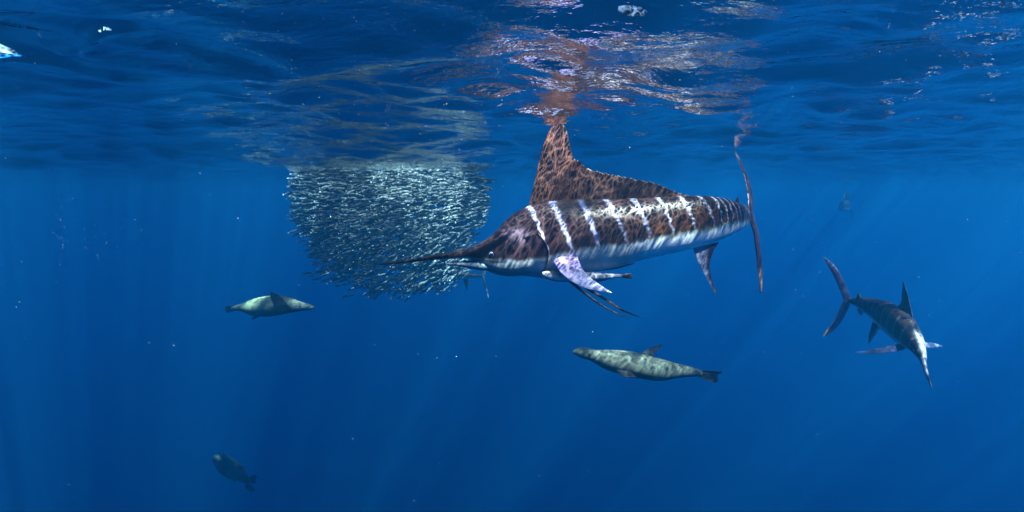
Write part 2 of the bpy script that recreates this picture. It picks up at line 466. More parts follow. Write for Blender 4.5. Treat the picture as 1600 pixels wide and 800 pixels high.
def big_marlin():
    O = P(900, 370, 2.8)
    root = thing("marlin", O, "large brown marlin with pale blue bars whose dorsal fin touches the surface", "marlin", "marlins")
    k = 2.8 / 800
    # px, top, bottom, D, half width (m)
    st = [(588, 413.2, 414.2, 2.72, .0015), (612, 409, 412.5, 2.725, .005), (642, 404.5, 409.5, 2.73, .009), (682, 397.5, 406, 2.74, .014),
          (710, 392.5, 404.5, 2.75, .021), (730, 387.5, 404.5, 2.76, .030), (743, 383.2, 410.5, 2.765, .036), (752, 379.0, 418, 2.768, .044), (762, 374.0, 425, 2.77, .052),
          (785, 357.5, 432.5, 2.78, .072), (805, 340, 433, 2.79, .085), (825, 327, 435.5, 2.80, .095), (850, 316.5, 436, 2.80, .103),
          (880, 312.5, 432, 2.80, .108), (910, 311.5, 426, 2.80, .110), (950, 311, 419.5, 2.80, .108), (1000, 309.5, 406, 2.80, .103),
          (1050, 307, 395.5, 2.81, .096), (1090, 306, 385.5, 2.84, .088), (1122, 308.5, 375.5, 2.92, .078), (1145, 314.5, 364.5, 3.03, .068),
          (1157, 320, 358, 3.17, .055), (1163, 326, 352, 3.34, .038), (1166, 331, 347, 3.52, .026), (1168, 332, 346, 3.64, .022)]
    rows, s = [], 0.0
    S_of = []
    prev = None
    for (px, t, bt, D, hw) in st:
        hw = hw * (1 + 0.36 * math.exp(-((px - 920) / 95) ** 2))
        p = P(px, (t + bt) / 2, D)
        if prev is not None: s += float(np.linalg.norm(p - prev))
        prev = p
        S_of.append(s)
        rows.append((s, px, (t + bt) / 2, D, (bt - t) / 2 * D / 800, hw))
    pxs = np.array([r[0] for r in st], float); S_of = np.array(S_of)
    top = np.array([r[1] for r in st], float); bot = np.array([r[2] for r in st], float)
    body = Loft(rows, (0, 0, 1), n=420, m=110, power=0.92)
    px2s = lambda px: float(np.interp(px, pxs, S_of))
    # bars: position on the back, position at the lower end, lower y, half width (px at x~900)
    bars = [(837, 852, 398, 2.6), (869, 888, 400, 4.2), (910, 928, 384, 4.6), (950, 972, 380, 3.8), (992, 1006, 374, 4.2), (1029, 1040, 366, 3.0),
            (1061, 1071, 360, 2.8), (1088, 1098, 356, 2.6)]
    belly_x = np.array([590, 745, 770, 800, 850, 905, 968, 1023, 1086, 1128, 1167, 1200.])
    belly_y = np.array([409, 403, 404, 406, 399, 384, 379, 369, 358, 349, 341, 339.])
    s_bars = [(px2s(a), px2s(b2), (c), w * k) for a, b2, c, w in bars]
    # further bars on the bent tail are spaced by body length
    s0 = px2s(1098)
    for i in range(12):
        s0 += 0.052 - 0.0012 * i
        s_bars.append((s0 - 0.014, s0, None, 0.008 - 0.0003 * i))
    def colfn(S, H, W, V):
        t = np.interp(S, S_of, top); bt = np.interp(S, S_of, bot); px = np.interp(S, S_of, pxs)
        yy = (t + bt) / 2 - H * (bt - t) / 2
        by = np.interp(px, belly_x, belly_y)
        hf = (yy - t) / (bt - t)
        n1 = vnoise(S * 30, H * 6, 1); n2 = vnoise(S * 80, H * 14, 2); n3 = vnoise(S * 9, H * 3, 3)
        base = mix(BROWN * 0.62, DARK * 2.2, 0.25 + 0.35 * n1)
        # warmer towards the lower flank and tail
        warm = smooth01((px - 880) / 160) * smooth01((yy - t) / (by - t + 1e-6) * 1.6 - 0.3)
        base = mix(base, AMBER, warm * (0.35 + 0.25 * n3))
        head = smooth01((862 - px) / 70)
        base = mix(base, DARK * 1.2, head * 0.8)
        for a, b2, yl, w in s_bars:
            f = np.clip((yy - t) / (by - t + 1e-6), -0.2, 1.3)
            c = a + (b2 - a) * f + 0.004 * np.sin(yy * 0.35 + a * 50)
            ww = w * (1.02 - 0.62 * f) * (0.85 + 0.4 * n3)
            e = np.clip((1.5 - np.abs(S - c) / ww) / 1.1, 0, 1)
            dots = 1.0
            if a > px2s(940):
                dots = 0.35 + 0.65 * smooth01(0.5 + 0.9 * np.sin(yy * 1.05 + a * 31) + (0.6 - f) * 2.2)
            lim = smooth01((1.04 - f) * 8) * smooth01((f + 0.12) * 6)
            cc = mix(LAV, [0.40, 0.42, 0.54], smooth01((px - 900) / 200))
            base = mix(base, cc, smooth01(e) * lim * dots * 0.95)
        edge = smooth01((yy - by + 3.0 * (n2 - 0.5) + 4 * (n1 - .5)) / 9 + 0.5)
        belly = mix(WHITE, [0.38, 0.44, 0.52], 0.35 * n1)
        belly = mix(belly, [0.11, 0.16, 0.21], 0.85 * smooth01((850 - px) / 70))  # shade under the head painted in as a dark bluish tone
        belly = belly * (0.75 + 0.6 * smooth01((px - 960) / 60))[..., None]  # sunlit rear belly and unlit front painted in as brightness
        # a bronze-green line where flank and belly meet
        rim = np.exp(-((yy - by) / 4.0) ** 2) * smooth01((px - 980) / 60)
        out = mix(base, belly, edge)
        out = mix(out, [0.16, 0.24, 0.12], rim * 0.35)
        # pale cheek streak behind the eye
        ck = np.exp(-((px - 812) / 16) ** 2 - ((yy - 365) / 9) ** 2)
        out = mix(out, [0.14, 0.10, 0.14], np.clip(ck * 1.1, 0, 0.6))
        # bill: dark on top, pale roof of the mouth below
        bill = smooth01((742 - px) / 8) * smooth01((yy - t) / (bt - t) * 4 - 2.7) * smooth01((px - 672) / 12)
        out = mix(out, [0.30, 0.38, 0.46], bill)
        nob = smooth01((735 - px) / 20) * (1 - bill)
        out = mix(out, mix(DARK * 0.7, BROWN, n2 * 0.15), nob)
        mouth = np.exp(-((yy - (405.5 + 0.05 * (px - 750))) / 1.3) ** 2) * smooth01((px - 742) / 5) * smooth01((792 - px) / 10)
        out = mix(out, DARK, np.clip(mouth, 0, 1) * 0.9)
        return out
    body.build("body", M_marlin, root, O, colfn)
    # lower jaw
    jr = [(686, 411.5, 412.8, 2.745, .003), (700, 410.3, 414.0, 2.75, .010), (720, 408.2, 416.8, 2.757, .020), (735, 407.2, 419.5, 2.762, .028), (752, 407.5, 422.5, 2.768, .036), (772, 411, 422.0, 2.78, .030), (785, 414, 420.0, 2.78, .02)]
    jrow = [(i, a, (b2 + c) / 2, d, (c - b2) / 2 * d / 800, hw) for i, (a, b2, c, d, hw) in enumerate(jr)]
    jaw = Loft(jrow, (0, 0, 1), n=70, m=40)
    def jc(S, H, W, V):
        c = mix([0.04, 0.07, 0.11], [0.10, 0.15, 0.20], smooth01(S / 4))  # shade painted into the jaw's blue-grey, deepest at the tip
        return mix(c, DARK, smooth01(H * 5 - 2.6) * smooth01((5.0 - S)))
    jaw.build("lower_jaw", M_marlin, root, O, jc)
    # eyes and gill covers on both sides
    for side in (1, -1):
        se = px2s(767)
        hf = 0.13
        c = body.at(se, hf, side, 0.93)
        ax = np.array([0, -side, 0.05])
        e = ball("eye", c, 0.0150, M_iris, root, O, axis=ax, flat=0.55)
        ball("pupil", c + unit(ax) * 0.0026, 0.0105, M_dark, e, (0, 0, 0), axis=ax, flat=0.8)
        e_p = e.children[0] if e.children else None
        if e_p is not None:
            e_p.location = -np.asarray(O)
    for side in (1, -1):
        n, m = 30, 24
        V, C = [], []
        for i in range(n):
            a = i / (n - 1)
            for j in range(m):
                q = j / (m - 1)
                hf = 0.28 - 1.02 * q
                x0 = 800 + 8 * math.sin(q * math.pi)
                x1 = 838 + 13 * math.sin(q * math.pi * 0.9 + 0.2)
                px = x0 + (x1 - x0) * a
                out = 0.985 + 0.085 * a ** 2
                hh2 = hf
                V.append(body.at(px2s(px), hh2, side, out))
                t = float(np.interp(px, pxs, top)); bt = float(np.interp(px, pxs, bot))
                yy = (t + bt) / 2 - hf * (bt - t) / 2
                e = float(smooth01(np.array((yy - np.interp(px, belly_x, belly_y)) / 9 + 0.5)))
                nn = float(vnoise(np.array(px * .12), np.array(yy * .12), 9))
                rim_ = 1 - 0.85 * float(smooth01(np.array((a - 0.86) / 0.1)))
                C.append((DARK * (1.2 + nn) * (1 - e) + np.array([0.27, 0.34, 0.41]) * e) * rim_)
        V = np.array(V)
        Vi = V - np.array([0, -side, 0]) * 0.010
        F = []
        o2 = n * m
        for i in range(n - 1):
            for j in range(m - 1):
                a = i * m + j
                F.append((a, a + 1, a + m + 1, a + m)); F.append((o2 + a, o2 + a + m, o2 + a + m + 1, o2 + a + 1))
        for j in range(m - 1):
            a = (n - 1) * m + j; F.append((a, a + 1, o2 + a + 1, o2 + a))
        mesh_obj("gill_cover", np.vstack([V, Vi]), F, M_marlin, root, O, np.vstack([np.array(C), np.array(C) * 0.2]))
    # first dorsal fin
    pairs = [((825, 328), (826, 322)), ((829, 326), (837, 276)), ((833, 324), (848, 230)), ((838, 322), (861, 200)), ((844, 320), (871.5, 189)),
             ((852, 318), (880, 194)), ((860, 317), (886, 206)), ((869, 317), (890.5, 228)), ((880, 317), (896, 247)), ((892, 317), (905, 251)), ((905, 316), (917, 262)),
             ((925, 316), (946, 270)), ((950, 316), (966, 274)), ((975, 315), (986, 278)), ((1000, 314), (1018, 284)), ((1025, 313), (1044, 294)), ((1055, 312), (1066, 303)), ((1072, 311), (1078, 306))]
    A = [P(a[0], a[1], 2.80) for a, _ in pairs]; B = [P(b2[0], b2[1], 2.80 - 0.03 * (312 - b2[1]) / 120) for _, b2 in pairs]
    # scalloped rear edge
    kk = np.arange(len(A)); tt = np.linspace(0, len(A) - 1, 260)
    A2, B2 = interp(kk, np.array(A), tt), interp(kk, np.array(B), tt)
    sc = smooth01((tt - 7.5) / 1) * (1 - smooth01((tt - 15) / 1.5))
    ph = tt * 2.1
    saw = (ph - np.floor(ph))
    B2[:, 2] -= 0.010 * sc * saw ** 1.5
    B2[:, 0] += 0.004 * sc * saw
    def dc(T, S, V):
        ray = 0.5 + 0.5 * np.cos(T * 44 * 2 * math.pi)
        c = mix(BROWN * 0.8, BROWN * 1.25 + [0.02, 0.01, 0], ray ** 3 * 0.7)
        c = mix(c, BROWN * np.array([1.5, 1.25, 1.0]), smooth01(S * 1.4 - 0.4) * (T < 0.55) * 0.6)
        return mix(c, DARK * 1.6, 0.15 + 0.2 * vnoise(T * 60, S * 8, 5))
    blade("dorsal_fin", A2, B2, 0.016, M_fin, root, O, n=520, m=30, colfn=dc, ridges=44, ridge_amp=0.45)
    # second dorsal fin: a small tab on the bent tail
    sA = [body.at(px2s(1141) + q, 0.97) for q in (0, .02, .045, .07)]
    sB = [sA[0] + [0.01, 0, 0.004], sA[1] + [0.02, 0.02, 0.035], sA[2] + [0.015, 0.03, 0.025], sA[3] + [0.01, 0.02, 0.004]]
    blade("rear_dorsal_fin", sA, sB, 0.006, M_fin, root, O, n=24, m=8, colfn=dc)
    # near pectoral fin
    def pc(T, S, V):
        c = mix([0.20, 0.15, 0.36], [0.44, 0.41, 0.62], smooth01(T * 1.8 - 0.2 + 0.3 * (vnoise(T * 12, S * 5, 3) - .5)))
        d = smooth01(1 - np.abs(S - 0.75 + 0.4 * T) / 0.35) * smooth01(1.1 - T * 1.6)
        return mix(c, [0.06, 0.03, 0.09], d * 0.85 * vnoise(T * 20, S * 9, 4) * 1.5)
    lead = [P(901, 397, 2.68), P(907, 414, 2.61), P(918, 430, 2.56), P(936, 444, 2.50), P(956.5, 457.5, 2.45)]
    trail = [P(863, 406, 2.67), P(875, 425, 2.63), P(893, 440, 2.58), P(920, 452, 2.52), P(956, 458, 2.45)]
    blade("pectoral_fin", trail, lead, 0.018, M_fin, root, O, n=60, m=18, colfn=pc)
    # far pectoral fin, seen under the belly
    def pd(T, S, V): return mix([0.02, 0.02, 0.05], [0.05, 0.05, 0.10], T)
    lead = [P(890, 408, 2.91), P(925, 416, 2.93), P(958, 415, 2.95), P(992, 411, 2.98)]
    trail = [P(890, 424, 2.91), P(925, 424, 2.93), P(958, 421, 2.95), P(992, 412, 2.98)]
    blade("pectoral_fin", trail, lead, 0.010, M_fin, root, O, n=40, m=10, colfn=pd)
    # pelvic fins: two long threads
    def vc(T, S, V): return mix(DARK * 0.7, [0.20, 0.07, 0.06], np.exp(-((T - 0.55) / 0.12) ** 2) * 0.8)
    tube("pelvic_fin", [P(876, 428, 2.77), P(893, 441, 2.75), P(920, 463, 2.74), P(950, 483, 2.74), P(983, 498, 2.74)], [.010, .0085, .007, .0045, .001], M_fin, root, O, colfn=lambda T, S, V: np.tile(DARK * 0.7, (len(T), 1)), flat=0.4)
    tube("pelvic_fin", [P(892, 428, 2.82), P(915, 449, 2.82), P(945, 467, 2.82), P(973, 485, 2.82), P(1007, 498, 2.82)], [.009, .008, .007, .005, .001], M_fin, root, O, colfn=vc, flat=0.4)
    # anal fin
    def ac(T, S, V):
        c = mix([0.26, 0.27, 0.38], [0.04, 0.03, 0.07], smooth01(S * 2.2 - 0.7))
        return mix(c, [0.42, 0.16, 0.05], smooth01((T - 0.68) * 4))
    lead = [P(1083, 388, 2.84), P(1088, 403, 2.84), P(1100, 428, 2.84), P(1111, 448, 2.84), P(1118, 459.5, 2.84)]
    trail = [P(1124, 378, 2.90), P(1114, 394, 2.88), P(1108.5, 418, 2.86), P(1114, 442, 2.85), P(1119, 459, 2.84)]
    blade("anal_fin", lead, trail, 0.012, M_fin, root, O, n=50, m=14, colfn=ac)
    # caudal fin, nearly edge-on behind the bent tail
    def cc(T, S, V):
        c = mix([0.007, 0.004, 0.009], [0.014, 0.007, 0.013], vnoise(T * 20, S * 4, 8))
        return c
    def cl(T, S, V):
        return mix(cc(T, S, V), [0.38, 0.20, 0.14], smooth01((T - 0.7) * 5) * 0.8)
    up1 = [P(1168, 347, 3.58), P(1169, 318, 3.60), P(1165, 285, 3.72), P(1156, 256, 3.88), P(1145.5, 234, 4.02)]
    up2 = [P(1175, 345, 3.78), P(1176, 318, 3.80), P(1171.5, 286, 3.86), P(1161, 258, 3.97), P(1146.5, 233, 4.04)]
    blade("caudal_fin", up1, up2, 0.030, M_fin, root, O, n=50, m=12, colfn=cc)
    lo1 = [P(1168, 330, 3.58), P(1176, 358, 3.60), P(1180.5, 388, 3.72), P(1184, 422, 3.88), P(1187, 457, 4.02)]
    lo2 = [P(1175, 331, 3.78), P(1183, 358, 3.80), P(1188, 388, 3.86), P(1191, 422, 3.97), P(1190.5, 458, 4.04)]
    blade("caudal_fin", lo1, lo2, 0.030, M_fin, root, O, n=50, m=12, colfn=cl)
    return body
big_marlin()

# the remora clinging to the big marlin's belly
def remora():
    O = P(915, 432, 2.74)
    root = thing("remora", O, "small pale remora with a dark tail clinging under the large marlin's belly", "remora")
    rows = [(847, 427, 2.70, 2.0, .008), (855, 429.5, 2.70, 6.5, .020), (872, 431.5, 2.70, 8.5, .028), (895, 432.5, 2.71, 8.5, .028), (920, 432, 2.72, 6.8, .022), (945, 431.5, 2.73, 4.6, .015), (965, 431, 2.74, 2.8, .009), (976, 431, 2.74, 2.4, .006)]
    L2 = Loft([(i, a, b, d, h * d / 800, w) for i, (a, b, d, h, w) in enumerate(rows)], (0, 0, 1), n=90, m=36)
    def c(S, H, W, V):
        c = mix([0.38, 0.38, 0.43], [0.12, 0.12, 0.17], np.clip(smooth01(H * 2 + 0.2) * 0.8 + smooth01(-H * 3 - 1.6) * 0.8, 0, 1))
        return mix(c, [0.02, 0.02, 0.03], smooth01(S - 5.8))
    L2.build("body", M_remora, root, O, c)
    dk = lambda T, S, V: np.tile(np.array([0.015, 0.015, 0.025]), (len(T), 1))
    blade("tail_fin", [P(970, 429.5, 2.74), P(978, 427.5, 2.74), P(987, 427.5, 2.74)], [P(970, 432.5, 2.74), P(978, 435, 2.74), P(988, 435.5, 2.74)], 0.006, M_fin, root, O, n=20, m=8, colfn=dk)
    blade("anal_fin", [P(930, 436, 2.73), P(942, 435, 2.73), P(958, 433, 2.74)], [P(934, 442, 2.73), P(945, 438.5, 2.73), P(959, 434, 2.74)], 0.004, M_fin, root, O, n=14, m=6, colfn=lambda T, S, V: np.tile(np.array([0.10, 0.10, 0.16]), (len(T), 1)))
    ball("eye", P(856, 428, 2.70) + np.array([0, -0.019, 0]), 0.0035, M_dark, root, O, n=6, m=10)
remora()

# ------------------------------------------------------------------ the other marlins
def marlin_cols(nbars, k=1.0, barc=(0.085, 0.09, 0.14)):
    def f(S, H, W, V):
        n1 = vnoise(S * 14, H * 5, 4)
        c = mix(DARK * 1.3, BROWN * 0.55, n1)
        b = np.cos((S * nbars + 0.35 * H) * 2 * math.pi)
        bar = smooth01((b - 0.72) * 5) * smooth01((S - 0.10) * 12) * (1 - smooth01((S - 0.80) * 9)) * smooth01((0.93 - np.abs(H)) * 6)
        c = mix(c, np.array(barc), bar * 0.8)
        return mix(c, WHITE * 0.8, smooth01((-H - 0.30) * 4))
    return f

def diving_marlin():
    O = P(1400, 510, 5.4)
    root = thing("marlin", O, "dark marlin at right diving head first with spread pectoral fins", "marlin", "marlins")
    # tail (s=0) to bill tip (s=1)
    r = [(0.00, 1327, 471, 6.25, .030, .022), (0.06, 1337, 472, 6.10, .045, .035), (0.16, 1352, 476, 5.90, .085, .060), (0.30, 1372, 485, 5.60, .125, .085),
         (0.44, 1391, 498, 5.32, .155, .105), (0.56, 1408, 512, 5.10, .155, .108), (0.66, 1422, 527, 4.95, .120, .092), (0.74, 1433, 542, 4.85, .072, .064),
         (0.80, 1439.5, 555, 4.79, .043, .040), (0.86, 1444, 569, 4.73, .020, .020), (0.92, 1448, 584, 4.68, .015, .014), (1.0, 1457.5, 609, 4.60, .002, .002)]
    up = np.array([-0.05, -0.28, 1.0])
    B = Loft(r, up, n=240, m=72, power=0.95)
    base = marlin_cols(15)
    def c(S, H, W, V):
        o = base(S, H, W, V)
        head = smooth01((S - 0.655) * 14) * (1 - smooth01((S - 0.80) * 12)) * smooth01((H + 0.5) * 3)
        # pale silvery forehead, dark eye line
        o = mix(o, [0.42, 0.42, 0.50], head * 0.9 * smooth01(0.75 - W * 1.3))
        bill = smooth01((S - 0.80) * 14)
        return mix(o, mix([0.14, 0.12, 0.17], DARK, smooth01((S - .88) * 10)), bill)
    B.build("body", M_marlin, root, O, c)
    # dorsal fin: tall front spike and a low ridge running back
    pr = [((1431, 521, 4.93), (1429, 512, 4.95)), ((1428, 512, 4.98), (1425, 490, 5.02)), ((1424, 504, 5.03), (1419, 464, 5.10)), ((1419, 500, 5.08), (1411, 439, 5.20)), ((1413, 497, 5.14), (1409.5, 458, 5.24)), ((1407, 494, 5.20), (1408, 472, 5.26)),
          ((1400, 490, 5.26), (1398, 480, 5.32)), ((1388, 484, 5.38), (1386, 476, 5.43)), ((1374, 478, 5.54), (1372, 473, 5.58)), ((1360, 473, 5.75), (1358, 469, 5.78))]
    dk = lambda T, S, V: mix(BROWN * 0.9, DARK * 1.3, 0.6 * vnoise(T * 30, S * 5, 2))
    blade("dorsal_fin", [P(a, b + 4, d) for (a, b, d), _ in pr], [P(*q) for _, q in pr], 0.016, M_fin, root, O, n=160, m=14, colfn=dk, ridges=22)
    blade("rear_dorsal_fin", [P(1337, 468, 6.02), P(1341, 469, 5.98), P(1347, 471, 5.92)], [P(1338, 464, 6.04), P(1340.5, 457.5, 6.02), P(1347, 466, 5.95)], 0.008, M_fin, root, O, n=16, m=6, colfn=dk)
    def tailc(T, S, V): return mix([0.045, 0.03, 0.085], [0.08, 0.05, 0.12], vnoise(T * 14, S * 3, 5))
    def taill(T, S, V): return mix(tailc(T, S, V), [0.28, 0.15, 0.06], smooth01((T - 0.62) * 5) * 0.8)
    blade("caudal_fin", [P(1320, 474, 6.24), P(1311, 450, 6.30), P(1303, 432, 6.36), P(1293, 414, 6.42), P(1285.5, 401, 6.46)],
          [P(1331, 468, 6.24), P(1321, 446, 6.28), P(1311, 425, 6.33), P(1299, 410, 6.40), P(1287, 401.5, 6.46)], 0.03, M_fin, root, O, n=40, m=12, colfn=tailc)
    blade("caudal_fin", [P(1319, 468, 6.24), P(1311, 484, 6.24), P(1303, 500, 6.24), P(1293, 514, 6.24), P(1285.5, 526, 6.24)],
          [P(1330, 473, 6.24), P(1321, 492, 6.24), P(1310, 509, 6.24), P(1299, 519, 6.24), P(1288, 526.5, 6.24)], 0.03, M_fin, root, O, n=40, m=12, colfn=taill)
    def pecl(T, S, V): return mix([0.03, 0.03, 0.085], [0.26, 0.27, 0.42], smooth01(T * 3 - 1.7))
    def pecr(T, S, V): return mix([0.26, 0.26, 0.42], [0.36, 0.38, 0.55], T)
    blade("pectoral_fin", [P(1412, 536, 5.02), P(1393, 539.5, 4.96), P(1370, 544.5, 4.90), P(1352, 548, 4.86), P(1336, 550, 4.84)],
          [P(1414, 546, 4.98), P(1395, 550, 4.93), P(1370, 553, 4.88), P(1352, 552.5, 4.85), P(1336, 551, 4.84)], 0.016, M_fin, root, O, n=40, m=10, colfn=pecl)
    blade("pectoral_fin", [P(1438, 534, 4.85), P(1447, 535, 4.85), P(1458, 536, 4.86), P(1473, 540.5, 4.88)],
          [P(1438, 543, 4.82), P(1447, 543.5, 4.82), P(1459, 543, 4.85), P(1473, 541.5, 4.88)], 0.016, M_fin, root, O, n=30, m=10, colfn=pecr)
    blade("pelvic_fin", [P(1363, 503, 5.62), P(1360, 515, 5.60), P(1357, 526, 5.60), P(1357, 537, 5.60)],
          [P(1377, 510, 5.58), P(1370, 521, 5.58), P(1364, 529, 5.60), P(1358.5, 537, 5.60)], 0.012, M_fin, root, O, n=26, m=8, colfn=lambda T, S, V: mix([0.03, 0.03, 0.06], [0.20, 0.24, 0.32], smooth01(S * 2 - 1.0) * 0.8))
    blade("anal_fin", [P(1339, 481, 6.0), P(1341, 488, 6.0), P(1344, 492, 6.0)], [P(1349, 485, 5.95), P(1348, 490, 5.97), P(1345, 493, 6.0)], 0.008, M_fin, root, O, n=12, m=5, colfn=lambda T, S, V: np.tile(np.array([0.25, 0.3, 0.36]), (len(T), 1)))
    for side in (1, -1):
        c0 = B.at(0.775, 0.05, side, 0.98)
        ball("eye", c0, 0.013, M_dark, root, O, axis=(side, -0.5, 0), n=6, m=10)
diving_marlin()

def far_marlin_left():
    """behind and below the bait ball, half hidden by the fish"""
    D = 10.5
    O = P(715, 428, D)
    root = thing("marlin", O, "dim far marlin under the large marlin's bill at the bait ball's lower edge", "marlin", "marlins")
    r = [(0.0, 755, 431, D, .04, .03), (0.1, 744, 431, D, .07, .05), (0.3, 722, 429.5, D, .14, .09), (0.5, 700, 428, D, .19, .12), (0.65, 683, 428, D, .19, .12), (0.78, 668, 429, D, .12, .08), (0.86, 660, 430, D, .05, .04), (1.0, 632, 434, D, .006, .006)]
    Loft([(s * 1, a, b, d, h * .62, w) for s, a, b, d, h, w in r], (0, 0, 1), n=90, m=32).build("body", M_marlin, root, O, marlin_cols(13))
    dk = lambda T, S, V: np.tile(DARK * 1.4, (len(T), 1))
    pl = lambda T, S, V: np.tile(np.array([0.10, 0.11, 0.14]), (len(T), 1))
    blade("dorsal_fin", [P(676, 420, D), P(684, 418, D), P(700, 418, D), P(726, 424, D)], [P(677, 414, D), P(688, 402, D), P(700, 414, D), P(728, 422, D)], 0.02, M_fin, root, O, n=20, m=6, colfn=dk)
    blade("caudal_fin", [P(752, 431, D), P(757, 417, D), P(762, 402, D)], [P(758, 431, D), P(760, 418, D), P(763, 402, D)], 0.03, M_fin, root, O, n=12, m=5, colfn=pl)
    blade("caudal_fin", [P(752, 431, D), P(757, 447, D), P(763, 467, D)], [P(757, 431, D), P(760, 446, D), P(764.5, 468, D)], 0.03, M_fin, root, O, n=12, m=5, colfn=pl)
    blade("anal_fin", [P(722, 434, D), P(726, 444, D), P(729, 454, D)], [P(732, 433, D), P(731, 443, D), P(730, 454, D)], 0.02, M_fin, root, O, n=12, m=5, colfn=dk)
    blade("pectoral_fin", [P(668, 434, D - .2), P(655, 447, D - .3), P(646, 460, D - .4)], [P(676, 436, D - .2), P(662, 450, D - .3), P(647, 461, D - .4)], 0.02, M_fin, root, O, n=12, m=5, colfn=dk)
far_marlin_left()

def far_marlin_right():
    D = 22
    O = P(1321, 320, D)
    root = thing("marlin", O, "faint marlin far off, seen head on below the surface above the diving marlin's tail", "marlin", "marlins")
    r = [(0.0, 1327, 324, D + 2.0, .04, .03), (0.25, 1325, 323, D + 1.3, .16, .12), (0.5, 1322, 322, D + .6, .27, .19), (0.75, 1319, 322, D, .26, .19), (0.9, 1317, 324, D - .3, .12, .10), (1.0, 1315, 329, D - .9, .01, .01)]
    Loft(r, (0, 0, 1), n=60, m=28).build("body", M_marlin, root, O, marlin_cols(9))
    dk = lambda T, S, V: np.tile(DARK * 1.4, (len(T), 1))
    blade("dorsal_fin", [P(1318, 312, D + .1), P(1322, 311, D + .5), P(1327, 313, D + .9)], [P(1320, 302, D + .2), P(1324, 294, D + .6), P(1328, 308, D + 1)], 0.03, M_fin, root, O, n=14, m=6, colfn=dk)
    blade("caudal_fin", [P(1325, 323, D + 2), P(1330, 312, D + 2.1), P(1333, 301, D + 2.2)], [P(1329, 323, D + 2), P(1332, 312, D + 2.1), P(1334, 301, D + 2.2)], 0.03, M_fin, root, O, n=10, m=5, colfn=dk)
    blade("caudal_fin", [P(1325, 323, D + 2), P(1330, 333, D + 2.1), P(1332, 342, D + 2.2)], [P(1329, 323, D + 2), P(1332, 333, D + 2.1), P(1333, 342, D + 2.2)], 0.03, M_fin, root, O, n=10, m=5, colfn=dk)
far_marlin_right()

# ------------------------------------------------------------------ sea lions
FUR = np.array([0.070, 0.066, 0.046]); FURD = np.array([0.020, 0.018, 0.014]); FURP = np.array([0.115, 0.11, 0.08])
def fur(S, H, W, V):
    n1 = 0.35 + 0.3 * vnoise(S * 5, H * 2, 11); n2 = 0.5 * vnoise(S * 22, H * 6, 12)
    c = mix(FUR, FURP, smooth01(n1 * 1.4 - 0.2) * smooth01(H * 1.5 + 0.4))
    c = mix(c, FURD, smooth01(-H * 1.6 - 0.1) * 0.85)  # shade of the underside painted into the fur
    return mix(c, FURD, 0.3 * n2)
flipc = lambda T, S, V: mix([0.006, 0.006, 0.008], [0.013, 0.012, 0.013], vnoise(T * 8, S * 4, 3))

def hind_flipper(root, O, base_a, base_b, tips, thick=0.02):
    """a splayed hind flipper with toes of uneven length"""
    n = len(tips)
    A = [base_a * (1 - i / (n - 1)) + base_b * (i / (n - 1)) for i in range(n)]
    blade("hind_flipper", A, tips, thick, M_sealion, root, O, n=36, m=12, colfn=flipc, ridges=4, ridge_amp=0.5)

def sea_lion_centre():
    D = 6.3
    O = P(1000, 570, D)
    root = thing("sea_lion", O, "pale sea lion gliding left below the large marlin with one flipper raised", "sea lion", "sea lions")
    q = [(894.5, 549.8, 1.2, 1.5), (898, 549.8, 3.3, 3.0), (904, 550.3, 6.6, 6), (911, 551.3, 8.8, 8.2), (918, 552.8, 8.9, 8.4), (926, 555.2, 9.4, 9), (936, 558.4, 12.0, 11.3), (950, 562, 15.8, 14.5), (972, 566, 18.8, 17), (995, 570.5, 19.3, 17.5),
         (1020, 576, 18.8, 16.5), (1040, 579, 16.2, 14), (1058, 579.5, 11.6, 10.5), (1074, 580.5, 8.6, 8), (1088, 582, 6.0, 6.5), (1096, 583, 3.5, 4.5)]
    L2 = Loft([(i / 15, a, b, D, h * D / 800, w * D / 800) for i, (a, b, h, w) in enumerate(q)], (0.0, -0.25, 1), n=160, m=56)
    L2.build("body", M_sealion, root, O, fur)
    k = D / 800
    for i, tl in enumerate([[(1128, 580.5), (1127, 583), (1121, 585), (1122, 587.5), (1115, 589)], [(1119, 584), (1121, 590), (1122, 594), (1119, 598), (1112, 597)]]):
        tips = np.array([P(a, b, D + (0.1 if i == 0 else -0.05)) for a, b in tl])
        hind_flipper(root, O, P(1086, 577.5 + 3 * i, D), P(1089, 583.5 + 4 * i, D), tips)
    blade("fore_flipper", [P(996, 556, D + .14), P(1008, 548, D + .22), P(1020, 541.5, D + .34), P(1033, 538, D + .42)], [P(1022, 560, D + .14), P(1022, 553.5, D + .22), P(1028, 547, D + .34), P(1034, 539.5, D + .42)], 0.03, M_sealion, root, O, n=40, m=12, colfn=flipc)
    blade("fore_flipper", [P(962, 578, D - .12), P(970, 586, D - .16), P(981, 590, D - .2), P(994, 591, D - .2)], [P(984, 580, D - .12), P(990, 585, D - .16), P(994, 589, D - .2), P(998, 591.5, D - .2)], 0.03, M_sealion, root, O, n=30, m=10, colfn=flipc)
    for side in (1, -1):
        ball("eye", L2.at(0.19, 0.25, side, 0.97), 0.011, M_dark, root, O, axis=(0, -side, 0), n=6, m=10)
        e = L2.at(0.27, 0.45, side, 1.0)
        tube("ear", [e, e + [0.018, -0.012 * side, 0.004], e + [0.036, -0.014 * side, -0.004]], [.007, .006, .001], M_sealion, root, O, n=8, m=8, colfn=lambda T, S, V: np.tile(FURD, (len(T), 1)))
    ball("nose", P(895, 549, D), 0.011, M_dark, root, O, n=6, m=10)
sea_lion_centre()

